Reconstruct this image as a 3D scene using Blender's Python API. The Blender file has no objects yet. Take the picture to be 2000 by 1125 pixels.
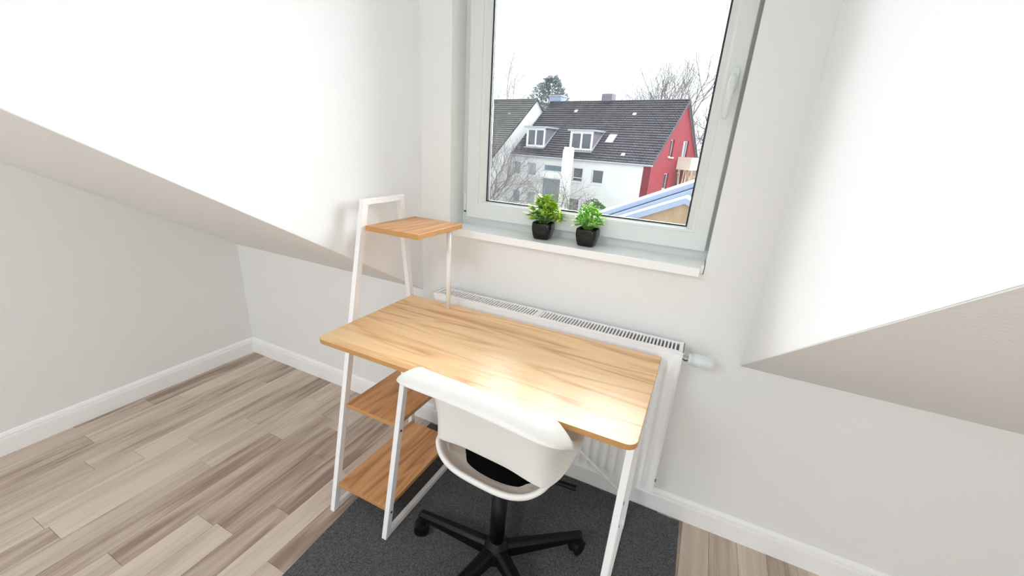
import bpy, bmesh, math, random
from mathutils import Vector, Matrix, noise as mnoise

sc = bpy.context.scene
COL = sc.collection
PI = math.pi

# ------------------------------------------------------------------ camera
cam_d = bpy.data.cameras.new('camera')
cam = bpy.data.objects.new('camera', cam_d)
COL.objects.link(cam)
cam_d.sensor_fit = 'HORIZONTAL'
cam_d.sensor_width = 36.0
cam_d.lens = 36.0 * 791.63 / 2000.0
cam_d.clip_start = 0.02
cam_d.clip_end = 600
cam.matrix_world = Matrix(((0.89913546, -0.19571149, 0.39147471, 1.2319),
                           (0.43342297, 0.27385071, -0.85857458, -1.4351),
                           (0.06082728, 0.94164898, 0.33105473, 1.3631),
                           (0, 0, 0, 1)))
sc.camera = cam

# ------------------------------------------------------------------ overcast sky, added room fill, exposure
SKY = 2.4
world = bpy.data.worlds.new('overcast')
sc.world = world
world.use_nodes = True
bg = world.node_tree.nodes['Background']
bg.inputs[0].default_value = (0.94, 0.98, 1.0, 1)
bg.inputs[1].default_value = SKY
sc.view_settings.view_transform = 'Standard'
sc.view_settings.look = 'None'
sc.view_settings.exposure = 0.0
sc.view_settings.gamma = 1.0
sc.view_settings.use_curve_mapping = False
sc.cycles.use_denoising = True
sc.cycles.max_bounces = 12
sc.cycles.diffuse_bounces = 8
sc.cycles.transparent_max_bounces = 16
sc.cycles.sample_clamp_indirect = 6.0


def area_light(name, loc, target, size, size_y, power, color=(1, 1, 1), portal=False):
    l = bpy.data.lights.new(name, 'AREA')
    l.shape = 'RECTANGLE'
    l.size, l.size_y, l.energy, l.color = size, size_y, power, color
    if portal:
        l.cycles.is_portal = True
    o = bpy.data.objects.new(name, l)
    COL.objects.link(o)
    o.location = loc
    o.rotation_euler = (Vector(target) - Vector(loc)).to_track_quat('-Z', 'Y').to_euler()
    return o


# very wide, soft sun disc, added beyond the houses to boost window daylight
SUN = 29.0
sl = bpy.data.lights.new('wide_sun', 'SUN')
sl.energy = SUN
sl.angle = math.radians(95)
sl.color = (0.95, 0.985, 1.0)
so = bpy.data.objects.new('wide_sun', sl)
COL.objects.link(so)
so.rotation_euler = Vector((-0.05, -0.74, -0.67)).to_track_quat('-Z', 'Y').to_euler()

area_light('window_portal', (0.77, 0.33, 1.6), (0.77, -1, 1.6), 1.05, 1.25, 0, portal=True)
# added fill light high in the main part of the room, behind the camera
area_light('room_fill', (0.1, -3.0, 2.33), (0.1, -2.8, 0.0), 0.9, 0.9, 41, (0.89, 0.985, 1.11))
# added fill light facing the desk from the unseen opposite wall
area_light('opposite_fill_light', (1.95, -4.36, 1.5), (0.6, 0, 1.0), 1.1, 1.2, 15, (0.95, 0.99, 1.04))


# ------------------------------------------------------------------ helpers
def lin(r, g, b):
    f = lambda c: (c / 255 / 12.92) if c / 255 <= 0.04045 else ((c / 255 + 0.055) / 1.055) ** 2.4
    return (f(r), f(g), f(b), 1)


def newmat(name):
    m = bpy.data.materials.new(name)
    m.use_nodes = True
    nt = m.node_tree
    return m, nt, nt.nodes['Principled BSDF']


def mat(name, rgb, rough=0.5, metal=0.0, spec=0.5, bump=0.0, bscale=80, var=0.0, vscale=6, coat=0.0, detail=3):
    m, nt, p = newmat(name)
    c = lin(*rgb)
    p.inputs['Base Color'].default_value = c
    p.inputs['Roughness'].default_value = rough
    p.inputs['Metallic'].default_value = metal
    p.inputs['Specular IOR Level'].default_value = spec
    p.inputs['Coat Weight'].default_value = coat
    tc = nt.nodes.new('ShaderNodeTexCoord')
    if var:
        n = nt.nodes.new('ShaderNodeTexNoise')
        n.inputs['Scale'].default_value = vscale
        n.inputs['Detail'].default_value = 4
        nt.links.new(tc.outputs['Object'], n.inputs['Vector'])
        r = nt.nodes.new('ShaderNodeValToRGB')
        r.color_ramp.elements[0].position = 0.3
        r.color_ramp.elements[1].position = 0.7
        r.color_ramp.elements[0].color = tuple(x * (1 - var) for x in c[:3]) + (1,)
        r.color_ramp.elements[1].color = tuple(min(1, x * (1 + var)) for x in c[:3]) + (1,)
        nt.links.new(n.outputs['Fac'], r.inputs['Fac'])
        nt.links.new(r.outputs['Color'], p.inputs['Base Color'])
    if bump:
        n2 = nt.nodes.new('ShaderNodeTexNoise')
        n2.inputs['Scale'].default_value = bscale
        n2.inputs['Detail'].default_value = detail
        nt.links.new(tc.outputs['Object'], n2.inputs['Vector'])
        b = nt.nodes.new('ShaderNodeBump')
        b.inputs['Strength'].default_value = bump
        b.inputs['Distance'].default_value = 0.01
        nt.links.new(n2.outputs['Fac'], b.inputs['Height'])
        nt.links.new(b.outputs['Normal'], p.inputs['Normal'])
    return m


def wood_mat(name, light, mid, dark, axis=0, rough=0.35, spec=0.5, fine=1.0, random_tone=False, cathedral=True):
    """Long grain along one object axis; every piece offset by its own random number."""
    m, nt, p = newmat(name)
    N, L = nt.nodes.new, nt.links.new
    tc = N('ShaderNodeTexCoord')
    oi = N('ShaderNodeObjectInfo')
    mul = N('ShaderNodeVectorMath'); mul.operation = 'SCALE'
    mul.inputs[0].default_value = (37.0, 23.0, 11.0)
    L(oi.outputs['Random'], mul.inputs['Scale'])
    add = N('ShaderNodeVectorMath'); add.operation = 'ADD'
    L(tc.outputs['Object'], add.inputs[0]); L(mul.outputs['Vector'], add.inputs[1])

    def grain(along, across, detail, dist=0.0):
        mp = N('ShaderNodeMapping')
        s = [across] * 3
        s[axis] = along
        mp.inputs['Scale'].default_value = s
        L(add.outputs['Vector'], mp.inputs['Vector'])
        n = N('ShaderNodeTexNoise')
        n.inputs['Scale'].default_value = 1.0
        n.inputs['Detail'].default_value = detail
        n.inputs['Distortion'].default_value = dist
        L(mp.outputs['Vector'], n.inputs['Vector'])
        return n.outputs['Fac']
    g1 = grain(1.6 * fine, 34 * fine, 5, 0.25) if cathedral else grain(2.6 * fine, 30 * fine, 6, 0.35)
    g2 = grain(4 * fine, 190 * fine, 3)
    g3 = grain(0.9 * fine, 7.5 * fine, 2, 0.35)
    if cathedral:
        # contour lines of a stretched noise: the loops and cathedrals of flat-sawn wood
        mm = N('ShaderNodeMath'); mm.operation = 'MULTIPLY'; mm.inputs[1].default_value = 9.0
        L(g3, mm.inputs[0])
        fr = N('ShaderNodeMath'); fr.operation = 'PINGPONG'; fr.inputs[1].default_value = 0.5
        L(mm.outputs[0], fr.inputs[0])
        cf = fr.outputs[0]
    else:
        cf = g3
    a = N('ShaderNodeMath'); a.operation = 'MULTIPLY'; a.inputs[1].default_value = 0.5
    L(g1, a.inputs[0])
    b = N('ShaderNodeMath'); b.operation = 'MULTIPLY_ADD'; b.inputs[1].default_value = 0.18
    L(g2, b.inputs[0]); L(a.outputs[0], b.inputs[2])
    c = N('ShaderNodeMath'); c.operation = 'MULTIPLY_ADD'; c.inputs[1].default_value = 0.42
    L(cf, c.inputs[0]); L(b.outputs[0], c.inputs[2])
    out = c.outputs[0]
    if random_tone:
        sub = N('ShaderNodeMath'); sub.operation = 'MULTIPLY_ADD'
        sub.inputs[1].default_value = 0.26; sub.inputs[2].default_value = -0.13
        L(oi.outputs['Random'], sub.inputs[0])
        ad = N('ShaderNodeMath'); ad.operation = 'ADD'
        L(out, ad.inputs[0]); L(sub.outputs[0], ad.inputs[1])
        out = ad.outputs[0]
    r = N('ShaderNodeValToRGB')
    e = r.color_ramp.elements
    lo, hi, md = (0.26, 0.66, 0.43) if cathedral else (0.36, 0.68, 0.50)
    e[0].position = lo; e[0].color = lin(*dark)
    e[1].position = hi; e[1].color = lin(*light)
    k = e.new(md); k.color = lin(*mid)
    L(out, r.inputs['Fac'])
    L(r.outputs['Color'], p.inputs['Base Color'])
    p.inputs['Roughness'].default_value = rough
    p.inputs['Specular IOR Level'].default_value = spec
    bp = N('ShaderNodeBump'); bp.inputs['Strength'].default_value = 0.04; bp.inputs['Distance'].default_value = 0.004
    L(g2, bp.inputs['Height']); L(bp.outputs['Normal'], p.inputs['Normal'])
    return m


def glass_mat(name, tint, refl=0.10):
    m = bpy.data.materials.new(name)
    m.use_nodes = True
    nt = m.node_tree
    nt.nodes.clear()
    N, L = nt.nodes.new, nt.links.new
    out = N('ShaderNodeOutputMaterial')
    mix = N('ShaderNodeMixShader')
    tr = N('ShaderNodeBsdfTransparent'); tr.inputs['Color'].default_value = tint
    gl = N('ShaderNodeBsdfGlossy'); gl.inputs['Roughness'].default_value = 0.0
    lw = N('ShaderNodeFresnel'); lw.inputs['IOR'].default_value = 1.35
    L(lw.outputs[0], mix.inputs['Fac'])
    L(tr.outputs[0], mix.inputs[1]); L(gl.outputs[0], mix.inputs[2])
    L(mix.outputs[0], out.inputs['Surface'])
    return m


class MB:
    """Collects shapes; build() links them as ONE mesh object."""
    def __init__(self):
        self.v, self.f, self.s = [], [], []

    def add(self, vs, fs, smooth=False, M=None):
        o = len(self.v)
        self.v += [tuple(M @ Vector(p)) if M else tuple(p) for p in vs]
        self.f += [tuple(i + o for i in f) for f in fs]
        self.s += [smooth] * len(fs)
        return self

    def box(self, a, b, M=None):
        x0, y0, z0 = a
        x1, y1, z1 = b
        return self.add([(x0, y0, z0), (x1, y0, z0), (x1, y1, z0), (x0, y1, z0), (x0, y0, z1), (x1, y0, z1), (x1, y1, z1), (x0, y1, z1)],
                        [(0, 3, 2, 1), (4, 5, 6, 7), (0, 1, 5, 4), (1, 2, 6, 5), (2, 3, 7, 6), (3, 0, 4, 7)], M=M)

    def prism(self, pts, d, M=None):
        """pts: list of 3D points of a planar polygon (counter-clockwise seen against d); extruded by vector d."""
        n = len(pts)
        d = Vector(d)
        vs = [Vector(p) for p in pts] + [Vector(p) + d for p in pts]
        fs = [tuple(range(n - 1, -1, -1)), tuple(range(n, 2 * n))]
        fs += [(i, (i + 1) % n, n + (i + 1) % n, n + i) for i in range(n)]
        return self.add(vs, fs, M=M)

    def bar(self, p0, p1, w, h, side=(1, 0, 0)):
        """square tube between two points, w along side, h across"""
        p0, p1 = Vector(p0), Vector(p1)
        t = (p1 - p0).normalized()
        s = Vector(side)
        s = (s - t * s.dot(t)).normalized()
        u = t.cross(s)
        vs = []
        for p in (p0, p1):
            for a, b in ((-1, -1), (1, -1), (1, 1), (-1, 1)):
                vs.append(p + s * a * w / 2 + u * b * h / 2)
        return self.add(vs, [(3, 2, 1, 0), (4, 5, 6, 7), (0, 1, 5, 4), (1, 2, 6, 5), (2, 3, 7, 6), (3, 0, 4, 7)])

    def tube(self, pts, r, n=12, cap=True, smooth=True):
        pts = [Vector(p) for p in pts]
        rs = r if isinstance(r, (list, tuple)) else [r] * len(pts)
        vs, fs = [], []
        prev = None
        for i, p in enumerate(pts):
            t = (pts[min(i + 1, len(pts) - 1)] - pts[max(i - 1, 0)]).normalized()
            if prev is None:
                a = Vector((0, 0, 1)) if abs(t.z) < 0.9 else Vector((1, 0, 0))
                s = t.cross(a).normalized()
            else:
                s = (prev - t * prev.dot(t)).normalized()
            prev = s
            u = t.cross(s)
            for k in range(n):
                q = 2 * PI * k / n
                vs.append(p + (s * math.cos(q) + u * math.sin(q)) * rs[i])
        for i in range(len(pts) - 1):
            for k in range(n):
                a, b = i * n + k, i * n + (k + 1) % n
                fs.append((a, b, b + n, a + n))
        self.add(vs, fs, smooth)
        if cap:
            self.add(vs[:n], [tuple(range(n - 1, -1, -1))])
            self.add(vs[-n:], [tuple(range(n))])
        return self

    def lathe(self, prof, n=24, center=(0, 0, 0), axis='Z', smooth=True, M=None):
        vs, fs = [], []
        for r, z in prof:
            for k in range(n):
                q = 2 * PI * k / n
                c, s = r * math.cos(q), r * math.sin(q)
                vs.append({'Z': (c, s, z), 'X': (z, c, s), 'Y': (c, z, -s)}[axis])
        vs = [(a + center[0], b + center[1], c + center[2]) for a, b, c in vs]
        for i in range(len(prof) - 1):
            for k in range(n):
                a, b = i * n + k, i * n + (k + 1) % n
                fs.append((a, b, b + n, a + n))
        self.add(vs, fs, smooth, M)
        if prof[0][0] > 1e-6:
            self.add(vs[:n], [tuple(range(n - 1, -1, -1))], False, M)
        if prof[-1][0] > 1e-6:
            self.add(vs[-n:], [tuple(range(n))], False, M)
        return self

    def grid(self, rows, smooth=True, closed=False):
        n = len(rows[0])
        vs = [p for r in rows for p in r]
        fs = []
        for i in range(len(rows) - 1):
            for k in range(n if closed else n - 1):
                a, b = i * n + k, i * n + (k + 1) % n
                fs.append((a, b, b + n, a + n))
        return self.add(vs, fs, smooth)

    def mesh(self, name, m=None):
        me = bpy.data.meshes.new(name)
        me.from_pydata([tuple(p) for p in self.v], [], self.f)
        me.polygons.foreach_set('use_smooth', self.s)
        if m:
            me.materials.append(m)
        me.update()
        return me

    def build(self, name, m, parent=None, bevel=0, seg=2, weld=False):
        me = self.mesh(name, m)
        if weld or bevel:
            bm = bmesh.new()
            bm.from_mesh(me)
            if weld:
                bmesh.ops.remove_doubles(bm, verts=bm.verts, dist=1e-5)
            bmesh.ops.recalc_face_normals(bm, faces=bm.faces)
            bm.to_mesh(me)
            bm.free()
        return link(name, me, parent, bevel, seg)


def link(name, me, parent=None, bevel=0, seg=2):
    o = bpy.data.objects.new(name, me)
    COL.objects.link(o)
    if parent is not None:
        o.parent = parent
    if bevel:
        b = o.modifiers.new('bevel', 'BEVEL')
        b.width = bevel
        b.segments = seg
        b.limit_method = 'ANGLE'
        b.angle_limit = math.radians(40)
        b.harden_normals = True
    return o


def empty(name, loc=(0, 0, 0), rz=0.0):
    o = bpy.data.objects.new(name, None)
    COL.objects.link(o)
    o.location = loc
    o.rotation_euler = (0, 0, rz)
    o.empty_display_size = 0.05
    return o


def tag(o, label=None, cat=None, group=None, kind=None):
    if label: o['label'] = label
    if cat: o['category'] = cat
    if group: o['group'] = group
    if kind: o['kind'] = kind
    return o


def rect_wall(mb, u0, u1, w0, w1, holes, d0, d1, axes='xz', M=None):
    """Plate spanning u x w with rectangular holes, between depths d0 and d1 (third axis). axes: 'xz' (depth y) or 'yz' (depth x)."""
    us = sorted({u0, u1, *[h[0] for h in holes], *[h[1] for h in holes]})
    ws = sorted({w0, w1, *[h[2] for h in holes], *[h[3] for h in holes]})
    us = [u for u in us if u0 <= u <= u1]
    ws = [w for w in ws if w0 <= w <= w1]
    P = (lambda u, w, d: (u, d, w)) if axes == 'xz' else (lambda u, w, d: (d, u, w))
    solid = lambda i, j: 0 <= i < len(us) - 1 and 0 <= j < len(ws) - 1 and not any(
        h[0] <= (us[i] + us[i + 1]) / 2 <= h[1] and h[2] <= (ws[j] + ws[j + 1]) / 2 <= h[3] for h in holes)
    for i in range(len(us) - 1):
        for j in range(len(ws) - 1):
            if not solid(i, j):
                continue
            a, b, c, d = us[i], us[i + 1], ws[j], ws[j + 1]
            mb.add([P(a, c, d0), P(b, c, d0), P(b, d, d0), P(a, d, d0)], [(0, 1, 2, 3)], M=M)
            mb.add([P(a, c, d1), P(b, c, d1), P(b, d, d1), P(a, d, d1)], [(3, 2, 1, 0)], M=M)
            for di, dj, q in ((-1, 0, ((a, c), (a, d))), (1, 0, ((b, d), (b, c))), (0, -1, ((b, c), (a, c))), (0, 1, ((a, d), (b, d)))):
                if not solid(i + di, j + dj):
                    (pu, pw), (qu, qw) = q
                    mb.add([P(pu, pw, d0), P(qu, qw, d0), P(qu, qw, d1), P(pu, pw, d1)], [(3, 2, 1, 0)], M=M)
    return mb


def ring_frame(mb, outer, inner, y0, y1):
    """rectangular frame in the xz plane from depth y0 (room side) to y1"""
    (a, b, c, d), (e, f, g, h) = outer, inner
    O = [(a, c), (b, c), (b, d), (a, d)]
    I = [(e, g), (f, g), (f, h), (e, h)]
    vs = [(x, y0, z) for x, z in O] + [(x, y0, z) for x, z in I] + [(x, y1, z) for x, z in O] + [(x, y1, z) for x, z in I]
    fs = []
    for k in range(4):
        n = (k + 1) % 4
        fs += [(k, n, 4 + n, 4 + k), (8 + n, 8 + k, 12 + k, 12 + n), (k, 8 + k, 8 + n, n), (4 + n, 12 + n, 12 + k, 4 + k)]
    return mb.add(vs, fs)


# ------------------------------------------------------------------ materials
M_wall = mat('white_woodchip_paint', (240, 240, 238), 0.85, spec=0.2, bump=0.13, bscale=150, detail=4)
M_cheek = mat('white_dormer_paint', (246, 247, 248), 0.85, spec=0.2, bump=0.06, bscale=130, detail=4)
M_trim = mat('white_satin_paint', (252, 252, 251), 0.4, spec=0.4)
M_pvc = mat('white_window_plastic', (226, 230, 228), 0.28, spec=0.5)
M_sill = mat('white_stone_sill', (250, 251, 250), 0.22, spec=0.5, var=0.02)
M_gasket = mat('dark_rubber_gasket', (40, 44, 50), 0.5)
M_glass = glass_mat('window_glass', (0.97, 0.98, 0.98, 1))
M_plank = wood_mat('greyed_oak_laminate', (218, 202, 187), (194, 177, 161), (150, 130, 115), axis=1, rough=0.42, spec=0.35, random_tone=True, fine=1.0, cathedral=False)
M_under = mat('laminate_core', (128, 112, 98), 0.7)
M_desk = wood_mat('oak_desk_laminate', (254, 220, 172), (246, 203, 150), (214, 160, 108), axis=0, rough=0.3, spec=0.62)
M_shelfwood = wood_mat('oak_shelf_laminate', (226, 172, 118), (206, 150, 96), (164, 108, 64), axis=1, rough=0.36, spec=0.5)
M_edge = mat('desk_edge_band', (196, 146, 88), 0.45, var=0.05, vscale=20)
M_white_metal = mat('white_powder_coat', (249, 249, 249), 0.35, spec=0.5)
M_screw = mat('zinc_screw', (150, 150, 152), 0.3, metal=0.9)
M_dark_screw = mat('dark_screw', (60, 60, 64), 0.4, metal=0.6)
M_rad = mat('radiator_enamel', (249, 249, 249), 0.3, spec=0.5)
M_chrome = mat('chrome_fitting', (190, 188, 182), 0.2, metal=1.0)
M_slot = mat('radiator_inside', (120, 124, 128), 0.6)
M_shell = mat('white_chair_plastic', (238, 236, 231), 0.38, spec=0.45)
M_black = mat('black_plastic', (12, 12, 13), 0.45, spec=0.25)
M_blackm = mat('black_powder_coat', (9, 9, 10), 0.42, spec=0.28)
M_pad = mat('black_seat_fabric', (14, 14, 15), 0.9, spec=0.1, bump=0.3, bscale=600)
M_piping_glint = mat('pale_piping_glint', (190, 190, 188), 0.6)
M_pot = mat('black_glazed_pot', (6, 6, 8), 0.15, spec=0.4, coat=0.1)
M_soil = mat('dark_moss', (40, 44, 28), 0.9)
M_stem = mat('green_stem', (96, 140, 52), 0.6)


def leaf_mat(name, inner, tip):
    m, nt, p = newmat(name)
    N, L = nt.nodes.new, nt.links.new
    tc = N('ShaderNodeTexCoord')
    sp = N('ShaderNodeSeparateXYZ')
    L(tc.outputs['Generated'], sp.inputs[0])
    r = N('ShaderNodeValToRGB')
    r.color_ramp.elements[0].color = lin(*inner)
    r.color_ramp.elements[1].color = lin(*tip)
    r.color_ramp.elements[0].position = 0.15
    r.color_ramp.elements[1].position = 0.95
    L(sp.outputs['Y'], r.inputs['Fac'])
    oi = N('ShaderNodeObjectInfo')
    mr = N('ShaderNodeMapRange')
    mr.inputs['To Min'].default_value = 0.7
    mr.inputs['To Max'].default_value = 1.25
    L(oi.outputs['Random'], mr.inputs['Value'])
    hs = N('ShaderNodeHueSaturation')
    L(mr.outputs[0], hs.inputs['Value']); L(r.outputs['Color'], hs.inputs['Color'])
    L(hs.outputs['Color'], p.inputs['Base Color'])
    p.inputs['Roughness'].default_value = 0.45
    return m


M_leafA = leaf_mat('yellow_green_leaf', (104, 172, 34), (226, 236, 70))
M_leafA2 = leaf_mat('deep_green_leaf', (52, 118, 40), (140, 198, 62))
M_leafB = leaf_mat('fresh_green_leaf', (86, 190, 74), (196, 240, 104))
M_leafB2 = leaf_mat('tinted_leaf', (140, 214, 98), (238, 228, 120))

# outside
M_render = mat('white_facade_render', (200, 200, 201), 0.9, spec=0.1, var=0.03, vscale=0.6)
M_red = mat('red_facade_render', (124, 40, 50), 0.9, spec=0.1, var=0.06, vscale=0.8)
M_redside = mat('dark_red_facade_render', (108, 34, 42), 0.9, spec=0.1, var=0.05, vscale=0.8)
M_tile = mat('grey_concrete_tile', (58, 55, 63), 0.8, spec=0.15, var=0.35, vscale=1.6)
M_tile2 = mat('lichen_grey_tile', (78, 78, 76), 0.85, spec=0.1, var=0.22, vscale=1.2)
M_zinc = mat('pale_zinc', (150, 152, 162), 0.5, spec=0.4)
M_slate = mat('mauve_slate_cladding', (116, 108, 122), 0.7, spec=0.3, var=0.1, vscale=2)
M_white_frame = mat('white_outdoor_frame', (214, 216, 216), 0.5)
M_dpane = mat('dark_window_glass', (62, 66, 78), 0.08, spec=0.6, var=0.25, vscale=0.8)
M_ppane = mat('pale_window_glass', (128, 140, 150), 0.1, spec=0.6, var=0.2, vscale=0.8)
M_block = mat('glass_block', (92, 112, 124), 0.15, spec=0.6, var=0.2, vscale=2)
M_blue = mat('blue_grey_sheet_metal', (132, 145, 170), 0.45, spec=0.45, var=0.05, vscale=1)
M_paleroof = mat('pale_roof_sheet', (190, 194, 196), 0.6)
M_brick = mat('tan_masonry', (150, 128, 104), 0.9, var=0.2, vscale=3, spec=0.1)
M_bark = mat('winter_bark', (112, 104, 104), 0.9, spec=0.1)  # bark lightened: some haze is put into the colour
M_bark_far = mat('hazy_winter_bark', (138, 136, 140), 0.9, spec=0.1)  # paler for the far trees: distance haze put into the colour
M_needles = mat('grey_green_needles', (120, 128, 130), 0.9, spec=0.1, var=0.2, vscale=1)
M_evergreen = mat('dull_evergreen_leaf', (70, 96, 62), 0.8, spec=0.2)
M_ground = mat('pale_ground', (150, 148, 142), 0.95, spec=0.1, var=0.08, vscale=0.3)
M_reed = mat('bleached_reed', (196, 180, 160), 0.9, spec=0.1, var=0.15, vscale=3)
M_balc = mat('cream_balcony_panel', (206, 196, 184), 0.8, spec=0.2, var=0.08, vscale=1.5)


# ------------------------------------------------------------------ the room shell
XL, HK, SL, XC0, XC1 = -1.2403, 0.7093, 0.5794, 0.1252, 1.4393
XR, YB, ZC = 2.9, -4.4, 2.4
YS = -(ZC - HK) / SL
TH = 0.34                                      # depth of the outer wall

# floor: sub-floor plus one object for every laminate strip block in view
f_ = MB().box((XL - 0.1, YB - 0.1, -0.12), (XR + 0.1, 0.0, -0.003))
floor = f_.build('floor', M_under)
tag(floor, 'greyed oak strip laminate floor running towards the window wall', kind='structure')
rnd = random.Random(11)
P0, PW = 1.488, 0.0962
fixed = {24: [-0.823], 22: [-1.148, -0.45], 18: [-0.878, -0.3], 20: [-0.465], 26: [-0.463], 23: [-1.157, -0.663], 19: [-1.1, -0.25], 21: [-0.72, -0.18], 25: [-0.95, -0.2]}
YF = -1.62
for k in range(-15, 30):
    xa = P0 - PW * k
    x0, x1 = max(xa, XL + 0.002), min(xa + PW, XR - 0.002)
    if x1 - x0 < 0.01:
        continue
    ends = fixed.get(k)
    if ends is None:
        ends = []
        y = YF + rnd.uniform(0.05, 0.5)
        while y < -0.12:
            ends.append(y)
            y += rnd.uniform(0.3, 0.72)
    cuts = [YF] + sorted(ends) + [-0.001]
    for a, b in zip(cuts[:-1], cuts[1:]):
        cx, cy = (x0 + x1) / 2, (a + b) / 2
        hx, hy = (x1 - x0) / 2 - 0.0003, (b - a) / 2 - 0.0004
        if 0.32 < x0 and x1 < 1.36 and a > -1.2:
            continue                            # wholly under the rug
        e = 0.0007
        m_ = MB()
        m_.add([(-hx, -hy, -0.0065), (hx, -hy, -0.0065), (hx, hy, -0.0065), (-hx, hy, -0.0065),
                (-hx, -hy, -e), (hx, -hy, -e), (hx, hy, -e), (-hx, hy, -e),
                (-hx + e, -hy + e, 0), (hx - e, -hy + e, 0), (hx - e, hy - e, 0), (-hx + e, hy - e, 0)],
               [(0, 1, 5, 4), (1, 2, 6, 5), (2, 3, 7, 6), (3, 0, 4, 7), (4, 5, 9, 8), (5, 6, 10, 9), (6, 7, 11, 10), (7, 4, 8, 11), (8, 9, 10, 11)])
        o = m_.build('plank', M_plank, floor)
        o.location = (cx, cy, 0)
rest = MB().box((XL, YB, -0.003), (XR, YF, -0.0004)).build('floor_boarding', M_plank, floor)

# window wall with knee walls (one continuous plane y = 0)
WX0, WX1, WZ0, WZ1 = 0.27, 1.2674, 1.0, 2.2
ZD = 2.36                                       # dormer ceiling
mb = MB()
rect_wall(mb, XC0 - 0.12, XC1 + 0.12, 0, ZD + 0.1, [(WX0, WX1, WZ0, WZ1)], 0.0, TH)
mb.box((XL - 0.12, 0, 0), (XC0 - 0.12, TH, HK + 0.12))
mb.box((XC1 + 0.12, 0, 0), (XR + 0.12, TH, HK + 0.12))
wall_back = mb.build('wall_back', M_wall)
tag(wall_back, 'white knee wall and window wall with fine woodchip texture', kind='structure')


def yz_prism(name, x0, x1, poly, m, label):
    o = MB().prism([(x0, y, z) for y, z in poly], (x1 - x0, 0, 0)).build(name, m, weld=True)
    return tag(o, label, kind='structure')


SLR = 0.5602                                    # the slope right of the dormer is a touch flatter
YD = -(ZD - HK) / SL                            # where the roof slope meets the dormer ceiling
YDR = -(ZD - HK) / SLR
YSR = -(ZC - HK) / SLR
yz_prism('wall_left', XL - 0.12, XL, [(0, 0), (0, HK + 0.1), (YS, ZC + 0.1), (YB, ZC + 0.1), (YB, 0)], M_wall, 'white gable wall with fine woodchip texture under the roof slope')
yz_prism('wall_right', XR, XR + 0.12, [(0, 0), (0, HK + 0.1), (YS, ZC + 0.1), (YB, ZC + 0.1), (YB, 0)], M_wall, 'white wall at the far end of the room')
tag(rect_wall(MB(), XL - 0.12, XR + 0.12, 0, ZC + 0.1, [(1.35, 2.55, 0.85, 2.15)], YB - 0.12, YB).build('wall_front', M_wall), 'white wall opposite the desk window', kind='structure')
w2 = tag(ring_frame(MB(), (1.35, 2.55, 0.85, 2.15), (1.45, 2.45, 0.95, 2.05), YB - 0.09, YB - 0.02).build('added_window', M_pvc), 'added white plastic window in the unseen wall, behind the fill light', kind='structure')  # invented opening, out of view, built to go with the fill light
MB().box((1.44, YB - 0.06, 0.94), (2.46, YB - 0.055, 2.06)).build('window_pane', M_glass, w2)
tag(MB().box((XL - 0.12, YB, ZC), (XR + 0.12, YS, ZC + 0.12)).build('ceiling', M_wall), 'flat white ceiling over the middle of the room', kind='structure')
yz_prism('ceiling_slope_left', XL, XC0 - 0.0006, [(0.0, HK), (YS, ZC), (YS, ZC + 0.14), (0.0, HK + 0.14)], M_wall, 'white sloping ceiling between gable wall and dormer')
yz_prism('ceiling_slope_right', XC1 + 0.0006, XR, [(0.0, HK), (YSR, ZC), (YSR, ZC + 0.14), (0.0, HK + 0.14)], M_wall, 'white sloping ceiling on the far side of the dormer')
tri = [(0.0, HK + 0.0), (YD, ZD), (YD, ZD + 0.1), (0.0, ZD + 0.1)]
yz_prism('wall_dormer_left', XC0 - 0.10, XC0, [(0.0, HK + 0.002), (YD, ZD + 0.002), (0.0, ZD + 0.002)], M_cheek, 'brightly lit white triangular dormer cheek behind the desk ladder')
yz_prism('wall_dormer_right', XC1, XC1 + 0.10, [(0.0, HK + 0.002), (YDR, ZD + 0.002), (0.0, ZD + 0.002)], M_cheek, 'brightly lit white triangular dormer cheek beyond the radiator valve')
tag(MB().box((XC0 - 0.1, YS, ZD), (XC1 + 0.1, TH, ZD + 0.1)).build('ceiling_dormer', M_cheek), 'white dormer ceiling above the window', kind='structure')


def baseboard(name, p0, p1, nrm, label):
    """stepped skirting profile swept from p0 to p1, standing out along nrm"""
    prof = [(0, 0), (0.015, 0), (0.015, 0.072), (0.0138, 0.0735), (0.0138, 0.0765), (0.0122, 0.078), (0.0122, 0.086), (0.009, 0.0875), (0.009, 0.090), (0.006, 0.096), (0.002, 0.0985), (0, 0.0985)]
    p0, p1, nv = Vector(p0), Vector(p1), Vector(nrm)
    A = [p0 + nv * a + Vector((0, 0, b)) for a, b in prof]
    o = MB().prism(A, p1 - p0).build(name, M_trim, weld=True)
    return tag(o, label, kind='structure')


baseboard('baseboard_left', (XL, YB, 0), (XL, 0, 0), (1, 0, 0), 'white stepped baseboard along the gable wall')
baseboard('baseboard_back', (XL + 0.015, 0, 0), (XR, 0, 0), (0, -1, 0), 'white stepped baseboard along the window wall')
baseboard('baseboard_right', (XR, YB, 0), (XR, -0.015, 0), (-1, 0, 0), 'white stepped baseboard along the far wall')

# ------------------------------------------------------------------ window_1
win = empty('window_1', (0.77, 0.07, 1.03))
tag(win, 'white plastic casement window with one large pane and a lever handle', kind='structure')


def wpart(mb, name, m, parent, bevel=0, seg=2, off=(0.77, 0.07, 1.03)):
    for i, p in enumerate(mb.v):
        mb.v[i] = (p[0] - off[0], p[1] - off[1], p[2] - off[2])
    return mb.build(name, m, parent, bevel, seg, weld=True)


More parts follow.
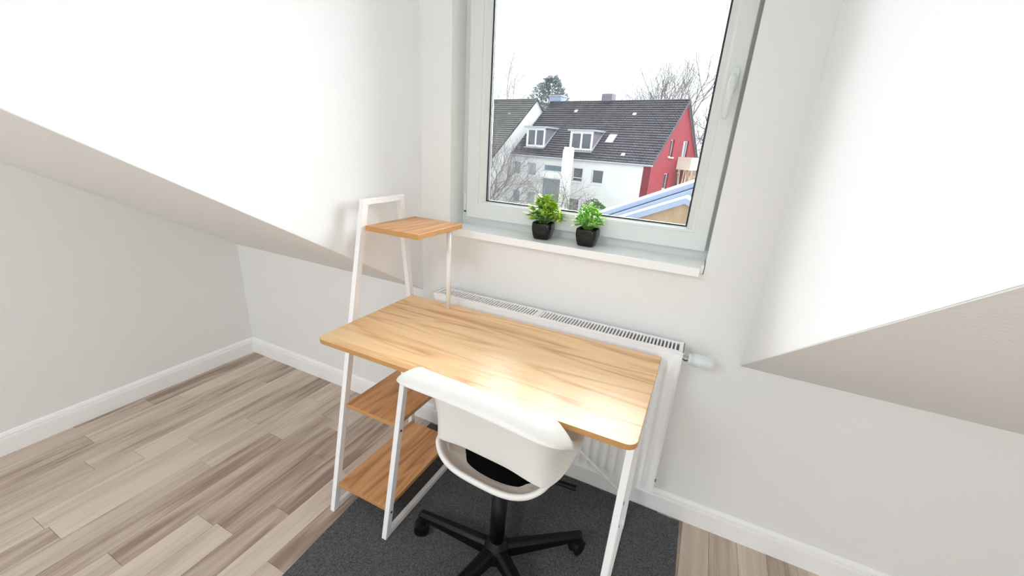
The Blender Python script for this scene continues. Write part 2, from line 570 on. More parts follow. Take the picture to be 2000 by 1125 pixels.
SX0, SX1, SZ0, SZ1 = 0.3085, 1.2568, 1.0627, 2.14
GX0, GX1, GZ0, GZ1 = 0.398, 1.180, 1.140, 2.06
frame = wpart(ring_frame(MB(), (WX0, WX1, WZ0, WZ1), (0.345, 1.222, 1.10, 2.1), 0.0975, 0.16), 'window_frame', M_pvc, win, 0.002)
sash = MB()
# stepped sash section: face, inner step, sloped glazing bead
sash = wpart(ring_frame(MB(), (SX0, SX1, SZ0, SZ1), (0.366, 1.212, 1.1215, 2.085), 0.063, 0.118), 'window_sash', M_pvc, win, 0.004, 3)
bead = MB()
O, I1, I2 = (0.366, 1.212, 1.1215, 2.085), (0.377, 1.203, 1.129, 2.075), (GX0 - 0.006, GX1 + 0.006, GZ0 - 0.005, GZ1 + 0.006)
lv = [(O, 0.0675), (I1, 0.069), (I2, 0.084), (I2, 0.1)]
for (r0, y0), (r1, y1) in zip(lv[:-1], lv[1:]):
    c0 = [(r0[0], r0[2]), (r0[1], r0[2]), (r0[1], r0[3]), (r0[0], r0[3])]
    c1 = [(r1[0], r1[2]), (r1[1], r1[2]), (r1[1], r1[3]), (r1[0], r1[3])]
    for k in range(4):
        n = (k + 1) % 4
        bead.add([(c0[k][0], y0, c0[k][1]), (c0[n][0], y0, c0[n][1]), (c1[n][0], y1, c1[n][1]), (c1[k][0], y1, c1[k][1])], [(0, 1, 2, 3)])
bd = wpart(bead, 'glazing_bead', M_pvc, win)
gk = wpart(ring_frame(MB(), (GX0 - 0.010, GX1 + 0.010, GZ0 - 0.009, GZ1 + 0.01), (GX0, GX1, GZ0, GZ1), 0.087, 0.104), 'gasket', M_gasket, win)
gk['label'] = 'dark rubber gasket round the pane'
pane = wpart(MB().box((GX0 - 0.004, 0.094, GZ0 - 0.004), (GX1 + 0.004, 0.098, GZ1 + 0.004)), 'window_pane', M_glass, win)
pane2 = wpart(MB().box((GX0 - 0.004, 0.110, GZ0 - 0.004), (GX1 + 0.004, 0.114, GZ1 + 0.004)), 'window_pane', M_glass, win)
# mitre lines of the welded sash corners (lower left, lower right)
# handle
hm = MB()
hm.tube([(1.2305, 0.063, 1.585), (1.2305, 0.053, 1.585)], 0.0001, 4)
hm = MB()
ros = []
for yy, gr in ((0.0632, 0.0), (0.056, 0.0), (0.0525, -0.0025)):
    ros.append([(1.2305 + (0.0145 + gr) * math.cos(q), yy, 1.587 + (0.021 if math.sin(q) > 0 else -0.021) + (0.0145 + gr) * math.sin(q)) for q in [2 * PI * k / 28 for k in range(28)]])
hm.grid(ros, closed=True)
hm.add(ros[-1], [tuple(range(28))])
hb = wpart(hm, 'handle', M_pvc, win)
lm = MB()
lm.tube([(1.2305, 0.054, 1.592), (1.2305, 0.03, 1.592), (1.2302, 0.022, 1.588), (1.2295, 0.018, 1.575), (1.2285, 0.0185, 1.53), (1.228, 0.022, 1.486), (1.228, 0.024, 1.476)],
        [0.0085, 0.0085, 0.0095, 0.010, 0.0092, 0.0082, 0.004], 14)
hl = wpart(lm, 'handle_lever', M_pvc, hb, off=(0.77, 0.07, 1.03))
hi = MB()
hi.tube([(0.3035, 0.064, 1.09), (0.3035, 0.064, 1.165)], 0.0055, 12)
hi.tube([(0.3035, 0.064, 1.075), (0.3035, 0.064, 1.083)], 0.006, 12)
h_ = wpart(hi, 'hinge', M_pvc, win)
h2 = wpart(MB().tube([(0.3035, 0.064, 1.083), (0.3035, 0.064, 1.090)], 0.0048, 12), 'hinge_pin', M_gasket, h_)
sm = MB()
sm.prism([(0.272, 0.097, 1.0005), (0.272, 0.001, 1.0005), (0.3165, 0.001, 1.0005), (0.3165, -0.051, 1.0005), (1.2545, -0.051, 1.0005), (1.2545, 0.001, 1.0005), (1.2655, 0.001, 1.0005), (1.2655, 0.097, 1.0005)], (0, 0, 0.029))
sill = wpart(sm, 'window_sill', M_sill, win, 0.0025)

# ------------------------------------------------------------------ rug
rg = MB()
rug_pts = [(0.250, -1.24), (1.405, -1.24), (1.379, -0.027), (0.1825, -0.027)]
rg.prism([(x, y, 0.0004) for x, y in rug_pts], (0, 0, 0.0052))
M_rug, nt, p = newmat('charcoal_needle_felt')
tc = nt.nodes.new('ShaderNodeTexCoord')
n1 = nt.nodes.new('ShaderNodeTexNoise'); n1.inputs['Scale'].default_value = 260; n1.inputs['Detail'].default_value = 5; n1.inputs['Roughness'].default_value = 0.75
r1 = nt.nodes.new('ShaderNodeValToRGB')
r1.color_ramp.elements[0].position = 0.36; r1.color_ramp.elements[0].color = lin(58, 58, 60)
r1.color_ramp.elements[1].position = 0.68; r1.color_ramp.elements[1].color = lin(126, 126, 129)
nt.links.new(tc.outputs['Object'], n1.inputs['Vector'])
nt.links.new(n1.outputs['Fac'], r1.inputs['Fac'])
nt.links.new(r1.outputs['Color'], p.inputs['Base Color'])
p.inputs['Roughness'].default_value = 0.95
p.inputs['Specular IOR Level'].default_value = 0.1
b1 = nt.nodes.new('ShaderNodeBump'); b1.inputs['Strength'].default_value = 0.6; b1.inputs['Distance'].default_value = 0.004
nt.links.new(n1.outputs['Fac'], b1.inputs['Height']); nt.links.new(b1.outputs['Normal'], p.inputs['Normal'])
rug = rg.build('rug', M_rug)
tag(rug, 'charcoal needle-felt rug lying under the desk and chair', 'rug')
RUGZ = 0.0057

# ------------------------------------------------------------------ radiator
rad = empty('radiator', (0.77, -0.08, 0.16))
tag(rad, 'white ribbed panel radiator on the wall below the window', 'radiator')
ROFF = (0.77, -0.08, 0.16)
RX0, RX1, RZ0, RZ1, RYF, RYB = 0.2739, 1.2592, 0.165, 0.763, -0.1276, -0.036


def rpart(mb, name, m, parent=None, bevel=0):
    return wpart(mb, name, m, parent or rad, bevel, 2, ROFF)


def ribbed(y0, sgn):
    """pressed steel panel: flat border, rounded vertical channels"""
    xs, prof = [], []
    n = 28
    x0, x1 = RX0 + 0.018, RX1 - 0.018
    pitch = (x1 - x0) / n
    cols = []
    for k in range(n):
        for t, d in ((0.0, 0), (0.14, 0), (0.22, 0.45), (0.30, 0.95), (0.5, 1.0), (0.70, 0.95), (0.78, 0.45), (0.86, 0)):
            cols.append((x0 + (k + t) * pitch, d))
    cols = [(RX0 + 0.004, 0)] + cols + [(RX1 - 0.004, 0)]
    zs = [(RZ0 + 0.004, 0), (RZ0 + 0.03, 0), (RZ0 + 0.045, 1), (RZ1 - 0.075, 1), (RZ1 - 0.06, 0), (RZ1 - 0.012, 0), (RZ1 - 0.003, -0.45)]
    rows = []
    for z, a in zs:
        row = []
        for x, d in cols:
            dd = (d - 0.0) * max(a, 0) * 0.0105 + min(a, 0) * 0.012
            row.append((x, y0 + sgn * (-dd + 0.0105 if a >= 0 else 0.0105 + 0.006), z))
        rows.append(row)
    if sgn < 0:
        rows.reverse()
    return MB().grid(rows, smooth=True)


fp = rpart(ribbed(RYF - 0.002, 1), 'front_panel', M_rad)
bp_ = rpart(ribbed(RYB, -1), 'rear_panel', M_rad)
# side covers with a bent front edge
for x0, x1, s in ((RX0, RX0 + 0.004, 1), (RX1 - 0.004, RX1, -1)):
    m_ = MB().box((x0, RYF + 0.004, RZ0 + 0.012), (x1, RYB - 0.002, RZ1))
    xa, xb = (x0, x0 + 0.016) if s > 0 else (x1 - 0.016, x1)
    m_.box((xa, RYF + 0.002, RZ1 - 0.008), (xb, RYB - 0.001, RZ1))
    rpart(m_, 'side_cover', M_rad, bevel=0.001)
# top grille: two rails, a plate in the middle and every bar by itself
m_ = MB().box((RX0 + 0.016, RYF + 0.004, RZ1 - 0.009), (RX1 - 0.016, RYF + 0.019, RZ1 - 0.001))
m_.box((RX0 + 0.016, RYB - 0.012, RZ1 - 0.009), (RX1 - 0.016, RYB - 0.002, RZ1 - 0.001))
xm = (RX0 + RX1) / 2 - 0.035
m_.box((xm - 0.011, RYF + 0.019, RZ1 - 0.009), (xm + 0.011, RYB - 0.012, RZ1 - 0.001))
grille = rpart(m_, 'top_grille', M_rad, bevel=0.0008)
bar_me = MB().box((-0.0027, 0, -0.008), (0.0027, (RYB - 0.012) - (RYF + 0.019), 0)).mesh('grille_bar', M_rad)
x = RX0 + 0.026
while x < RX1 - 0.022:
    if abs(x - xm) > 0.013:
        o = link('grille_bar', bar_me, grille)
        o.location = (x - ROFF[0], RYF + 0.019 - ROFF[1], RZ1 - 0.0012 - ROFF[2])
    x += 0.0118
# convector sheet inside, seen through the grille
m_ = MB()
x = RX0 + 0.03
zz = []
while x < RX1 - 0.03:
    zz.append(x); x += 0.022
rows = [[], []]
for i, x in enumerate(zz):
    yy = -0.105 if i % 2 else -0.06
    rows[0].append((x, yy, RZ0 + 0.05)); rows[1].append((x, yy, RZ1 - 0.06))
m_.grid(rows, smooth=False)
rpart(m_, 'convector', M_slot)
# thermostatic valve
VZ = 0.728
m_ = MB().lathe([(0.0001, RX1 - 0.006), (0.0085, RX1 - 0.006), (0.0085, RX1 + 0.006), (0.0115, RX1 + 0.006), (0.0115, RX1 + 0.013), (0.009, RX1 + 0.013), (0.009, RX1 + 0.02), (0.0001, RX1 + 0.02)], 18, (0, -0.082, VZ), 'X', smooth=False)
valve = rpart(m_, 'valve_body', M_chrome)
valve['label'] = 'chrome valve body'
m_ = MB()
prof = [(0.0001, 0.018), (0.0165, 0.018), (0.0185, 0.0195), (0.0185, 0.0255), (0.0172, 0.0265), (0.0172, 0.029), (0.0208, 0.0305), (0.0225, 0.045), (0.0215, 0.052), (0.0205, 0.092), (0.0185, 0.095), (0.0001, 0.0955)]
m_.lathe([(r, RX1 + a) for r, a in prof], 30, (0, -0.082, VZ), 'X')
head = rpart(m_, 'thermostat_head', M_pvc, valve)
m_ = MB()
for k in range(24):
    q = 2 * PI * k / 24
    c = Vector((0, math.cos(q), math.sin(q)))
    for a, b in ((0.052, 0.068), (0.074, 0.09)):
        m_.bar(Vector((RX1 + a, -0.082, VZ)) + c * 0.0212, Vector((RX1 + b, -0.082, VZ)) + c * 0.0207, 0.0026, 0.0022, side=(0, -math.sin(q), math.cos(q)))
rpart(m_, 'grip_ribs', M_pvc, valve)
m_ = MB().lathe([(0.0001, RX1 - 0.002), (0.006, RX1 - 0.002), (0.006, RX1 + 0.004), (0.0001, RX1 + 0.004)], 12, (0, -0.085, 0.205), 'X', smooth=False)
rpart(m_, 'drain_plug', M_dark_screw)
for xx in (0.45, 1.1):
    rpart(MB().box((xx - 0.015, RYB - 0.004, 0.28), (xx + 0.015, -0.0005, 0.68)), 'wall_bracket', M_white_metal)

# ------------------------------------------------------------------ desk
DX0, DX1, DY0, DY1, DZ = 0.181, 1.1975, -0.630, -0.146, 0.74
desk = empty('desk', (0.69, -0.4, 0))
tag(desk, 'oak-look desk with white metal frame and built-in ladder shelves', 'desk')
DOFF = (0.69, -0.4, 0)


def dpart(mb, name, m, parent=None, bevel=0, seg=2):
    return wpart(mb, name, m, parent or desk, bevel, seg, DOFF)


def rounded_poly(x0, y0, x1, y1, radii, n=7):
    """corner radii for (x0,y0),(x1,y0),(x1,y1),(x0,y1)"""
    out = []
    for (cx, cy, a0), r in zip(((x0, y0, PI), (x1, y0, 1.5 * PI), (x1, y1, 0), (x0, y1, PI / 2)), radii):
        sx = 1 if cx == x0 else -1
        sy = 1 if cy == y0 else -1
        if r <= 0:
            out.append((cx, cy)); continue
        for k in range(n + 1):
            a = a0 + PI / 2 * k / n
            out.append((cx + sx * r + r * math.cos(a), cy + sy * r + r * math.sin(a)))
    return out


def board(poly, z0, z1, name, m, edge, parent=None):
    mb = MB().prism([(x, y, z0) for x, y in poly], (0, 0, z1 - z0))
    o = dpart(mb, name, m, parent, 0.0012)
    o.data.materials.append(edge)
    for pl in o.data.polygons:
        if abs(pl.normal.z) < 0.5:
            pl.material_index = 1
    return o


top = board(rounded_poly(DX0, DY0, DX1, DY1, (0.028, 0.028, 0, 0)), DZ - 0.016, DZ, 'desktop', M_desk, M_edge)
TW = 0.020
TD = 0.024


def yleg(z):
    """front leg centre line: foot under the front edge, leaning back"""
    return -0.622 + (0.245 / 1.153) * z


def rear(z):
    return -0.160 + 0.012 * z / 0.74 if z < 0.74 else -0.148 - 0.045 * (z - 0.74) / 0.41


def side_frame(xc, top_z, ladder):
    m_ = MB().bar((xc, yleg(0) , 0.0), (xc, yleg(top_z), top_z), TW, TD)
    # cut the foot level with the floor
    for i, p in enumerate(m_.v):
        if p[2] < 0.02:
            m_.v[i] = (p[0], p[1], RUGZ if xc > 0.3 else 0.001)
    dpart(m_, 'front_leg', M_white_metal, bevel=0.0015)
    m_ = MB().bar((xc, rear(0), RUGZ if xc > 0.3 else 0.001), (xc, rear(0.722 if not ladder else 0.74), 0.722 if not ladder else 0.74), TW, TD)
    dpart(m_, 'rear_leg', M_white_metal, bevel=0.0015)
    z0 = RUGZ if xc > 0.3 else 0.001
    m_ = MB().box((xc - TW / 2 + 0.001, yleg(0) + 0.013, z0), (xc + TW / 2 - 0.001, rear(0) - 0.012, z0 + 0.022))
    dpart(m_, 'base_bar', M_white_metal, bevel=0.0015)
    if ladder:
        m_ = MB().bar((xc, rear(0.741), 0.741), (xc, rear(top_z), top_z), TW, TD)
        dpart(m_, 'upright', M_white_metal, bevel=0.0015)
        m_ = MB().box((xc - TW / 2, yleg(top_z) - 0.012, top_z - 0.001), (xc + TW / 2, rear(top_z) + 0.012, top_z + 0.019))
        dpart(m_, 'top_bar', M_white_metal, bevel=0.0015)
    else:
        m_ = MB().box((xc - TW / 2, yleg(0.72) - 0.012, 0.7005), (xc + TW / 2, rear(0.7) + 0.012, 0.7235))
        dpart(m_, 'support_bar', M_white_metal, bevel=0.0015)


XF0, XF1, XF2 = 0.1705, 0.4255, 1.1775
side_frame(XF0, 1.141, True)
side_frame(XF1, 0.705, False)
side_frame(XF2, 0.705, False)
# brighter inner stiffener plate welded low on the right front leg
m_ = MB().bar((XF2 + 0.011, yleg(0.10) + 0.004, 0.10), (XF2 + 0.011, yleg(0.40) + 0.004, 0.40), 0.003, 0.018)
dpart(m_, 'leg_plate', M_white_metal)
# upper shelf, its round post and the two lower shelves
board(rounded_poly(0.186, -0.394, 0.412, -0.128, (0, 0, 0, 0)), 1.054, 1.072, 'shelf', M_shelfwood, M_edge)
dpart(MB().tube([(0.392, -0.188, 0.7402), (0.392, -0.188, 1.0538)], 0.0085, 16), 'shelf_post', M_white_metal)
board(rounded_poly(XF0 + 0.0105, yleg(0.43) - 0.004, XF1 - 0.0105, -0.215, (0, 0, 0, 0)), 0.414, 0.430, 'shelf', M_shelfwood, M_edge)
board(rounded_poly(XF0 + 0.0105, yleg(0.115) - 0.004, XF1 - 0.0105, -0.175, (0, 0, 0, 0)), 0.099, 0.115, 'shelf', M_shelfwood, M_edge)
# crossed stiffening rods between the inner and the right frame
for (za, zb), yo in (((0.665, 0.155), -0.168), ((0.155, 0.665), -0.175)):
    dpart(MB().tube([(XF1 + 0.010, yo, za), (XF2 - 0.010, yo, zb)], 0.0045, 10), 'cross_brace', M_white_metal)


def screw(x, y, z, sx, m, r=0.0045):
    dpart(MB().lathe([(0.0001, x), (r, x), (r * 0.9, x + sx * 0.002), (0.0001, x + sx * 0.0025)], 12, (0, y, z), 'X', smooth=False), 'screw', m)


screw(XF2 + TW / 2, yleg(0.47), 0.47, 1, M_screw, 0.005)
screw(XF1 + TW / 2, yleg(0.412), 0.412, 1, M_dark_screw)
screw(XF1 + TW / 2, yleg(0.106), 0.106, 1, M_dark_screw)
screw(XF2 + TW / 2, yleg(0.40) , 0.40, 1, M_screw, 0.003)

# ------------------------------------------------------------------ swivel chair
HX, HY = 0.824, -0.532
chair = empty('swivel_chair', (HX, HY, RUGZ))
tag(chair, 'white plastic shell swivel chair with black pad and black five-star base', 'chair')
# base
m_ = MB().lathe([(0.0001, 0.045), (0.036, 0.045), (0.045, 0.06), (0.045, 0.095), (0.037, 0.115), (0.027, 0.125), (0.025, 0.13), (0.0001, 0.13)], 28)
m_.build('base_hub', M_blackm, chair)
arm_a = [38, 110, 182, 254, 326]
wheel_me = None
for a in arm_a:
    q = math.radians(a)
    d = Vector((math.cos(q), math.sin(q), 0))
    s = Vector((-d.y, d.x, 0))
    m_ = MB()
    rows = []
    for r_, zt, zb, w in ((0.030, 0.112, 0.062, 0.021), (0.12, 0.108, 0.066, 0.019), (0.22, 0.104, 0.070, 0.0165), (0.297, 0.100, 0.075, 0.0155), (0.304, 0.097, 0.078, 0.013)):
        c = d * r_
        sec = [(-1, zb), (-1, zt - 0.010), (-0.62, zt - 0.002), (-0.45, zt), (0.45, zt), (0.62, zt - 0.002), (1, zt - 0.010), (1, zb)]
        rows.append([c + s * (w * k) + Vector((0, 0, z)) for k, z in sec])
    m_.grid(rows, smooth=False, closed=True)
    m_.add(rows[-1], [tuple(range(8))])
    arm = m_.build('base_arm', M_blackm, chair, weld=True, bevel=0.0015)
    # caster: stem, hood and two wheels
    c = d * 0.285
    fw = Matrix.Translation(c) @ Matrix.Rotation(q + 0.5, 4, 'Z')
    m_ = MB().tube([(0, 0, 0.052), (0, 0, 0.078)], 0.008, 12)
    hood = []
    for yy in (-0.019, 0.019):
        hood.append([(0.012 + 0.027 * math.cos(t), yy, 0.0285 + 0.027 * math.sin(t)) for t in [PI * (0.05 + 0.95 * k / 10) for k in range(11)]])
    m_.grid(hood)
    for h in hood:
        m_.add(h, [tuple(range(11))])
    for i, p in enumerate(m_.v):
        m_.v[i] = tuple(fw @ Vector(p))
    cas = m_.build('caster', M_black, chair)
    for sgn in (-1, 1):
        w_ = MB().lathe([(0.0001, -0.008), (0.018, -0.008), (0.0255, -0.005), (0.0265, 0.0), (0.0255, 0.005), (0.018, 0.008), (0.0001, 0.008)], 22, (0, 0, 0), 'Y')
        for i, p in enumerate(w_.v):
            w_.v[i] = tuple(fw @ (Vector(p) + Vector((0.012, sgn * 0.0125, 0.0267))))
        w_.build('wheel', M_black, cas)
MBt = MB().lathe([(0.0001, 0.128), (0.0245, 0.128), (0.0245, 0.30), (0.019, 0.302), (0.019, 0.41), (0.0001, 0.41)], 24)
MBt.build('gas_lift', M_blackm, chair)
MB().box((-0.09, -0.055, 0.400), (0.09, 0.11, 0.432)).build('seat_plate', M_black, chair, bevel=0.006)
MB().tube([(0.07, 0.02, 0.415), (0.16, 0.045, 0.410), (0.222, 0.058, 0.402)], [0.008, 0.008, 0.0095], 10).build('height_lever', M_black, chair)

# shell: a seat bowl and a wrap-around back that leaves a slot between them
sx_ = lambda a, n: math.copysign(abs(a) ** n, a)
TH_H = math.radians(49.0)        # slot ends
TH_E = math.radians(128)         # front end of the side walls
YO = 0.03                        # plan centre, ahead of the column


def plan(th, a, b, n=0.80):
    return Vector((a * sx_(math.sin(th), n), YO - b * sx_(math.cos(th), n), 0))


def lip(th):
    """edge of the seat bowl (th = 0 at the back)"""
    at = abs(th)
    z = 0.500 + 0.033 * min(1, at / TH_H) ** 2
    if at > math.radians(100):
        z = 0.533 - 0.05 * ((at - math.radians(100)) / math.radians(80)) ** 1.5
    p_ = plan(th, 0.200, 0.178 if math.cos(th) > 0 else 0.225, 0.62)
    p_.z = z
    return p_


def smooth01(t):
    t = max(0, min(1, t)); return t * t * (3 - 2 * t)


KEYS = [0, 20, 36, 49.0, 64, 80, 96, 112, 128]
INNER = [(0, -.166, .797), (.09, -.165, .795), (.165, -.156, .787), (.195, -.130, .768), (.203, -.092, .715), (.204, -.035, .645), (.203, .03, .598), (.200, .09, .558), (.190, .145, .530)]
OUTER = [(0, -.224, .787), (.10, -.224, .785), (.186, -.219, .778), (.230, -.198, .766), (.244, -.155, .740), (.233, -.085, .676), (.222, .01, .606), (.206, .08, .562), (.192, .145, .530)]
LOWER = [(0, -.119, .557), (.075, -.119, .556), (.137, -.119, .547)]


def curve(keys, pts, th):
    """Catmull-Rom through the control points, mirrored for negative angles"""
    at = math.degrees(abs(th))
    i = 0
    while i < len(keys) - 2 and at > keys[i + 1]:
        i += 1
    t = min(1, (at - keys[i]) / (keys[i + 1] - keys[i]))
    mir = lambda p: Vector((-p[0], p[1], p[2]))
    p1, p2 = Vector(pts[i]), Vector(pts[i + 1])
    p0 = Vector(pts[i - 1]) if i else mir(pts[1])
    p3 = Vector(pts[i + 2]) if i + 2 < len(pts) else p2 * 2 - p1
    v = 0.5 * ((2 * p1) + (p2 - p0) * t + (2 * p0 - 5 * p1 + 4 * p2 - p3) * t * t + (3 * p1 - p0 - 3 * p2 + p3) * t ** 3)
    return mir(v) if th < 0 else v


def back_bottom(th):
    if abs(th) >= TH_H - 1e-4:
        return lip(th)
    l = lip(math.copysign(TH_H, th))
    return curve(KEYS[:4], LOWER + [(abs(l.x), l.y, l.z)], th)


def back_top(th):
    return curve(KEYS, INNER, th)


rows = []
NT = 57
half_ = [TH_H * i / 14 for i in range(1, 15)] + [TH_H + (TH_E - TH_H) * i / 14 for i in range(1, 15)]
ths = [-t for t in reversed(half_)] + [0.0] + half_
for j in range(9):
    t = j / 8
    row = []
    for th in ths:
        a, b = back_bottom(th), back_top(th)
        p_ = a.lerp(b, t)
        waist = math.sin(PI * t) * 0.014 * smooth01(abs(th) / TH_H)
        h = Vector((p_.x, p_.y - YO, 0))
        if h.length > 1e-6:
            p_ -= h.normalized() * waist
        row.append(p_)
    rows.append(row)
for k, dz in ((0.10, 0.006), (0.35, 0.010), (0.72, 0.007), (1.0, -0.003), (1.03, -0.012)):
    row = []
    for th in ths:
        p_, q_ = back_top(th), curve(KEYS, OUTER, th)
        v = p_.lerp(q_, k)
        v.z += dz * min(1, (q_ - p_).length / 0.05)
        row.append(v)
    rows.append(row)
sm = MB()
sm.grid(rows, smooth=True)
# seat bowl
NB = 88
bths = sorted(ths + [math.copysign(TH_E + (PI - TH_E) * i / 12, g) for g in (-1, 1) for i in range(1, 12)] + [PI])
bowl = []
for rho, dz in ((1.0, 0.0), (0.955, -0.006), (0.90, -0.022), (0.80, -0.038), (0.6, -0.048), (0.3, -0.052), (0.04, -0.053)):
    row = []
    for th in bths:
        l = lip(th)
        c = Vector((0, YO, 0.502))
        p_ = Vector((l.x * rho, YO + (l.y - YO) * rho, 0))
        zl = l.z * (rho ** 3) + 0.502 * (1 - rho ** 3)
        front = smooth01((abs(th) - math.radians(115)) / math.radians(50))
        p_.z = zl + dz * (1 - 0.75 * front)
        row.append(p_)
    bowl.append(row)
sm.grid(bowl, smooth=True, closed=True)
# rolled outer edge below the lip, back half (the pale band under the slot)
roll = []
for k, (o_, dz) in enumerate(((0.0, 0.0), (0.005, -0.002), (0.007, -0.009), (0.002, -0.016), (-0.012, -0.027), (-0.035, -0.037))):
    row = []
    for th in bths:
        l = lip(th)
        h = Vector((l.x, l.y - YO, 0)).normalized()
        side = smooth01((abs(th) - TH_H) / math.radians(14))
        p_ = l + h * (o_ * (1 - side) + (-0.9 * k * k * 0.0016) * side)
        p_.z += dz
        row.append(p_)
    roll.append(row)
sm.grid(roll, smooth=True, closed=True)
shell = sm.build('shell', M_shell, chair, weld=True)
sd = shell.modifiers.new('thick', 'SOLIDIFY'); sd.thickness = 0.005; sd.offset = 0
ss = shell.modifiers.new('smooth', 'SUBSURF'); ss.levels = 1; ss.render_levels = 2
# pad
m_ = MB()
pr = []
for rho, z in ((0.001, 0.472), (0.5, 0.4715), (0.8, 0.470), (0.93, 0.468), (0.985, 0.463), (1.0, 0.457), (0.985, 0.452)):
    pr.append([(0.160 * rho * sx_(math.sin(t), .85), YO + 0.030 - 0.152 * rho * sx_(math.cos(t), .85), z) for t in bths])
m_.grid(pr, closed=True)
pad = m_.build('seat_pad', M_pad, chair)
m_ = MB()
pp = [Vector((0.1595 * sx_(math.sin(t), .85), YO + 0.030 - 0.1515 * sx_(math.cos(t), .85), 0.4635)) for t in bths]
m_.tube(pp + [pp[0]], 0.0014, 6, cap=False)
m_.build('piping_glint', M_piping_glint, pad)  # pale edging whose colour also carries the pad edge's reflection
# sub-objects of the shell keep the chair's own frame, so shell sits on the plate
for o in (shell, pad):
    o.rotation_euler.z = math.radians(-4)
    o.location.x = 0.008


# ------------------------------------------------------------------ potted plants on the sill
def leaf_mesh(L, W, m, bend=0.25):
    mb = MB()
    rows = []
    for t, w in ((0, 0.12), (0.2, 0.75), (0.45, 1.0), (0.75, 0.62), (1.0, 0.05)):
        z = -bend * L * t * t
        rows.append([(-W / 2 * w, L * t, z + 0.12 * W * w), (0, L * t, z), (W / 2 * w, L * t, z + 0.12 * W * w)])
    mb.grid(rows)
    return mb.mesh('leaf', m)


def plant(loc, rz, scale, label, seed, kinds, nst, spread, hgt, leafL, leafW, per, fine):
    rr = random.Random(seed)
    root = empty('potted_plant', loc, rz)
    tag(root, label, 'plant', 'artificial plants on the window sill')
    # square pot with rounded corners that bulges below the rim
    prof = [(0.0002, 0.0), (0.0265, 0.0), (0.0295, 0.003), (0.0335, 0.018), (0.0365, 0.036), (0.0372, 0.048), (0.0362, 0.060), (0.0345, 0.064), (0.0325, 0.063), (0.0325, 0.054), (0.0002, 0.054)]
    rows = []
    for r_, z in prof:
        rows.append([(r_ * 1.06 * sx_(math.cos(t), 0.42), r_ * sx_(math.sin(t), 0.42), z) for t in [2 * PI * k / 40 for k in range(40)]])
    m_ = MB().grid(rows, closed=True)
    m_.build('pot', M_pot, root, weld=True)
    m_ = MB().grid([[(q * math.cos(t), q * math.sin(t), 0.0545 + 0.006 * (1 - q / 0.03)) for t in [2 * PI * k / 20 for k in range(20)]] for q in (0.031, 0.02, 0.0005)], closed=True)
    m_.build('soil', M_soil, root)
    sm_ = MB()
    tips = []
    for i in range(nst):
        a = 2 * PI * i * 0.381966 + rr.uniform(-0.3, 0.3)
        rad_ = spread * math.sqrt((i + 0.5) / nst)
        h_ = hgt * (1 - 0.9 * (rad_ / spread) ** 2.2) * rr.uniform(0.85, 1.08) + 0.004
        p0 = Vector((0.012 * math.cos(a), 0.012 * math.sin(a), 0.056))
        p2 = Vector((rad_ * math.cos(a), rad_ * math.sin(a) * 0.62, 0.062 + h_))
        p1 = (p0 + p2) / 2 + Vector((0, 0, 0.012))
        sm_.tube([p0, p1, p2], [0.0012, 0.001, 0.0008], 5)
        tips.append((p1, p2))
    sm_.build('stem', M_stem, root)
    nrim = 34 if fine else 26
    for i in range(nrim):                         # short drooping shoots that hide the rim
        a = 2 * PI * (i + rr.uniform(-0.3, 0.3)) / nrim
        q = rr.uniform(0.018, 0.034)
        tips.append((Vector((q * math.cos(a), q * math.sin(a) * 0.9, 0.066)), Vector((q * 1.35 * math.cos(a), q * 1.05 * math.sin(a), rr.uniform(0.070, 0.100)))))
    for n_, (p1, p2) in enumerate(tips):
        d = (p2 - p1).normalized()
        for k in range(per if n_ < nst else 2):
            t = rr.uniform(0.35, 1.0) if k > 1 else 1.0
            pos = p1.lerp(p2, t)
            a = rr.uniform(0, 2 * PI)
            side = Vector((math.cos(a), math.sin(a), rr.uniform(-0.15, 0.9)))
            dir_ = (d * rr.uniform(0.3, 1.0) + side * 0.9).normalized()
            up = Vector((0, 0, 1)) + Vector((rr.uniform(-.4, .4), rr.uniform(-.4, .4), 0))
            x_ = dir_.cross(up).normalized()
            z_ = x_.cross(dir_)
            S = rr.uniform(0.7, 1.15)
            core = pos.z < 0.105 and Vector((pos.x, pos.y)).length < spread * 0.5
            o = link('leaf', kinds[1] if (rr.random() < (0.75 if core else 0.22)) else kinds[0], root)
            R_ = Matrix((x_, dir_, z_)).transposed().to_4x4()
            o.matrix_local = Matrix.Translation(pos) @ R_ @ Matrix.Scale(S, 4)
    return root


LA, LA2 = leaf_mesh(0.030, 0.0155, M_leafA), leaf_mesh(0.027, 0.014, M_leafA2)
LB, LB2 = leaf_mesh(0.021, 0.0095, M_leafB), leaf_mesh(0.019, 0.0095, M_leafB2)
SILLZ = 1.0298
plant((0.682, 0.024, SILLZ), 0.05, 1, 'broad-leaved artificial plant with yellow tips in a black pot on the sill', 5, (LA, LA2), 30, 0.074, 0.086, 0.026, 0.011, 7, False)
plant((0.858, 0.026, SILLZ), -0.04, 1, 'small fine-leaved bright green artificial plant in a black pot on the sill', 9, (LB, LB2), 34, 0.056, 0.080, 0.017, 0.006, 8, True)

# ------------------------------------------------------------------ outside: the row of houses across the yard
GZ = -8.2
tag(MB().box((-90, 0.9, GZ - 0.3), (70, 140, GZ)).build('ground', M_ground), 'pale yard ground far below the window', kind='structure')
HROT = math.radians(-13.80)
H0 = Vector((-2.2188, 43.5594, 0))
RIDGE, EAVE_Y, EAVE_Z = 6.363, -6.71, 0.51
TAN = (RIDGE - EAVE_Z) / -EAVE_Y


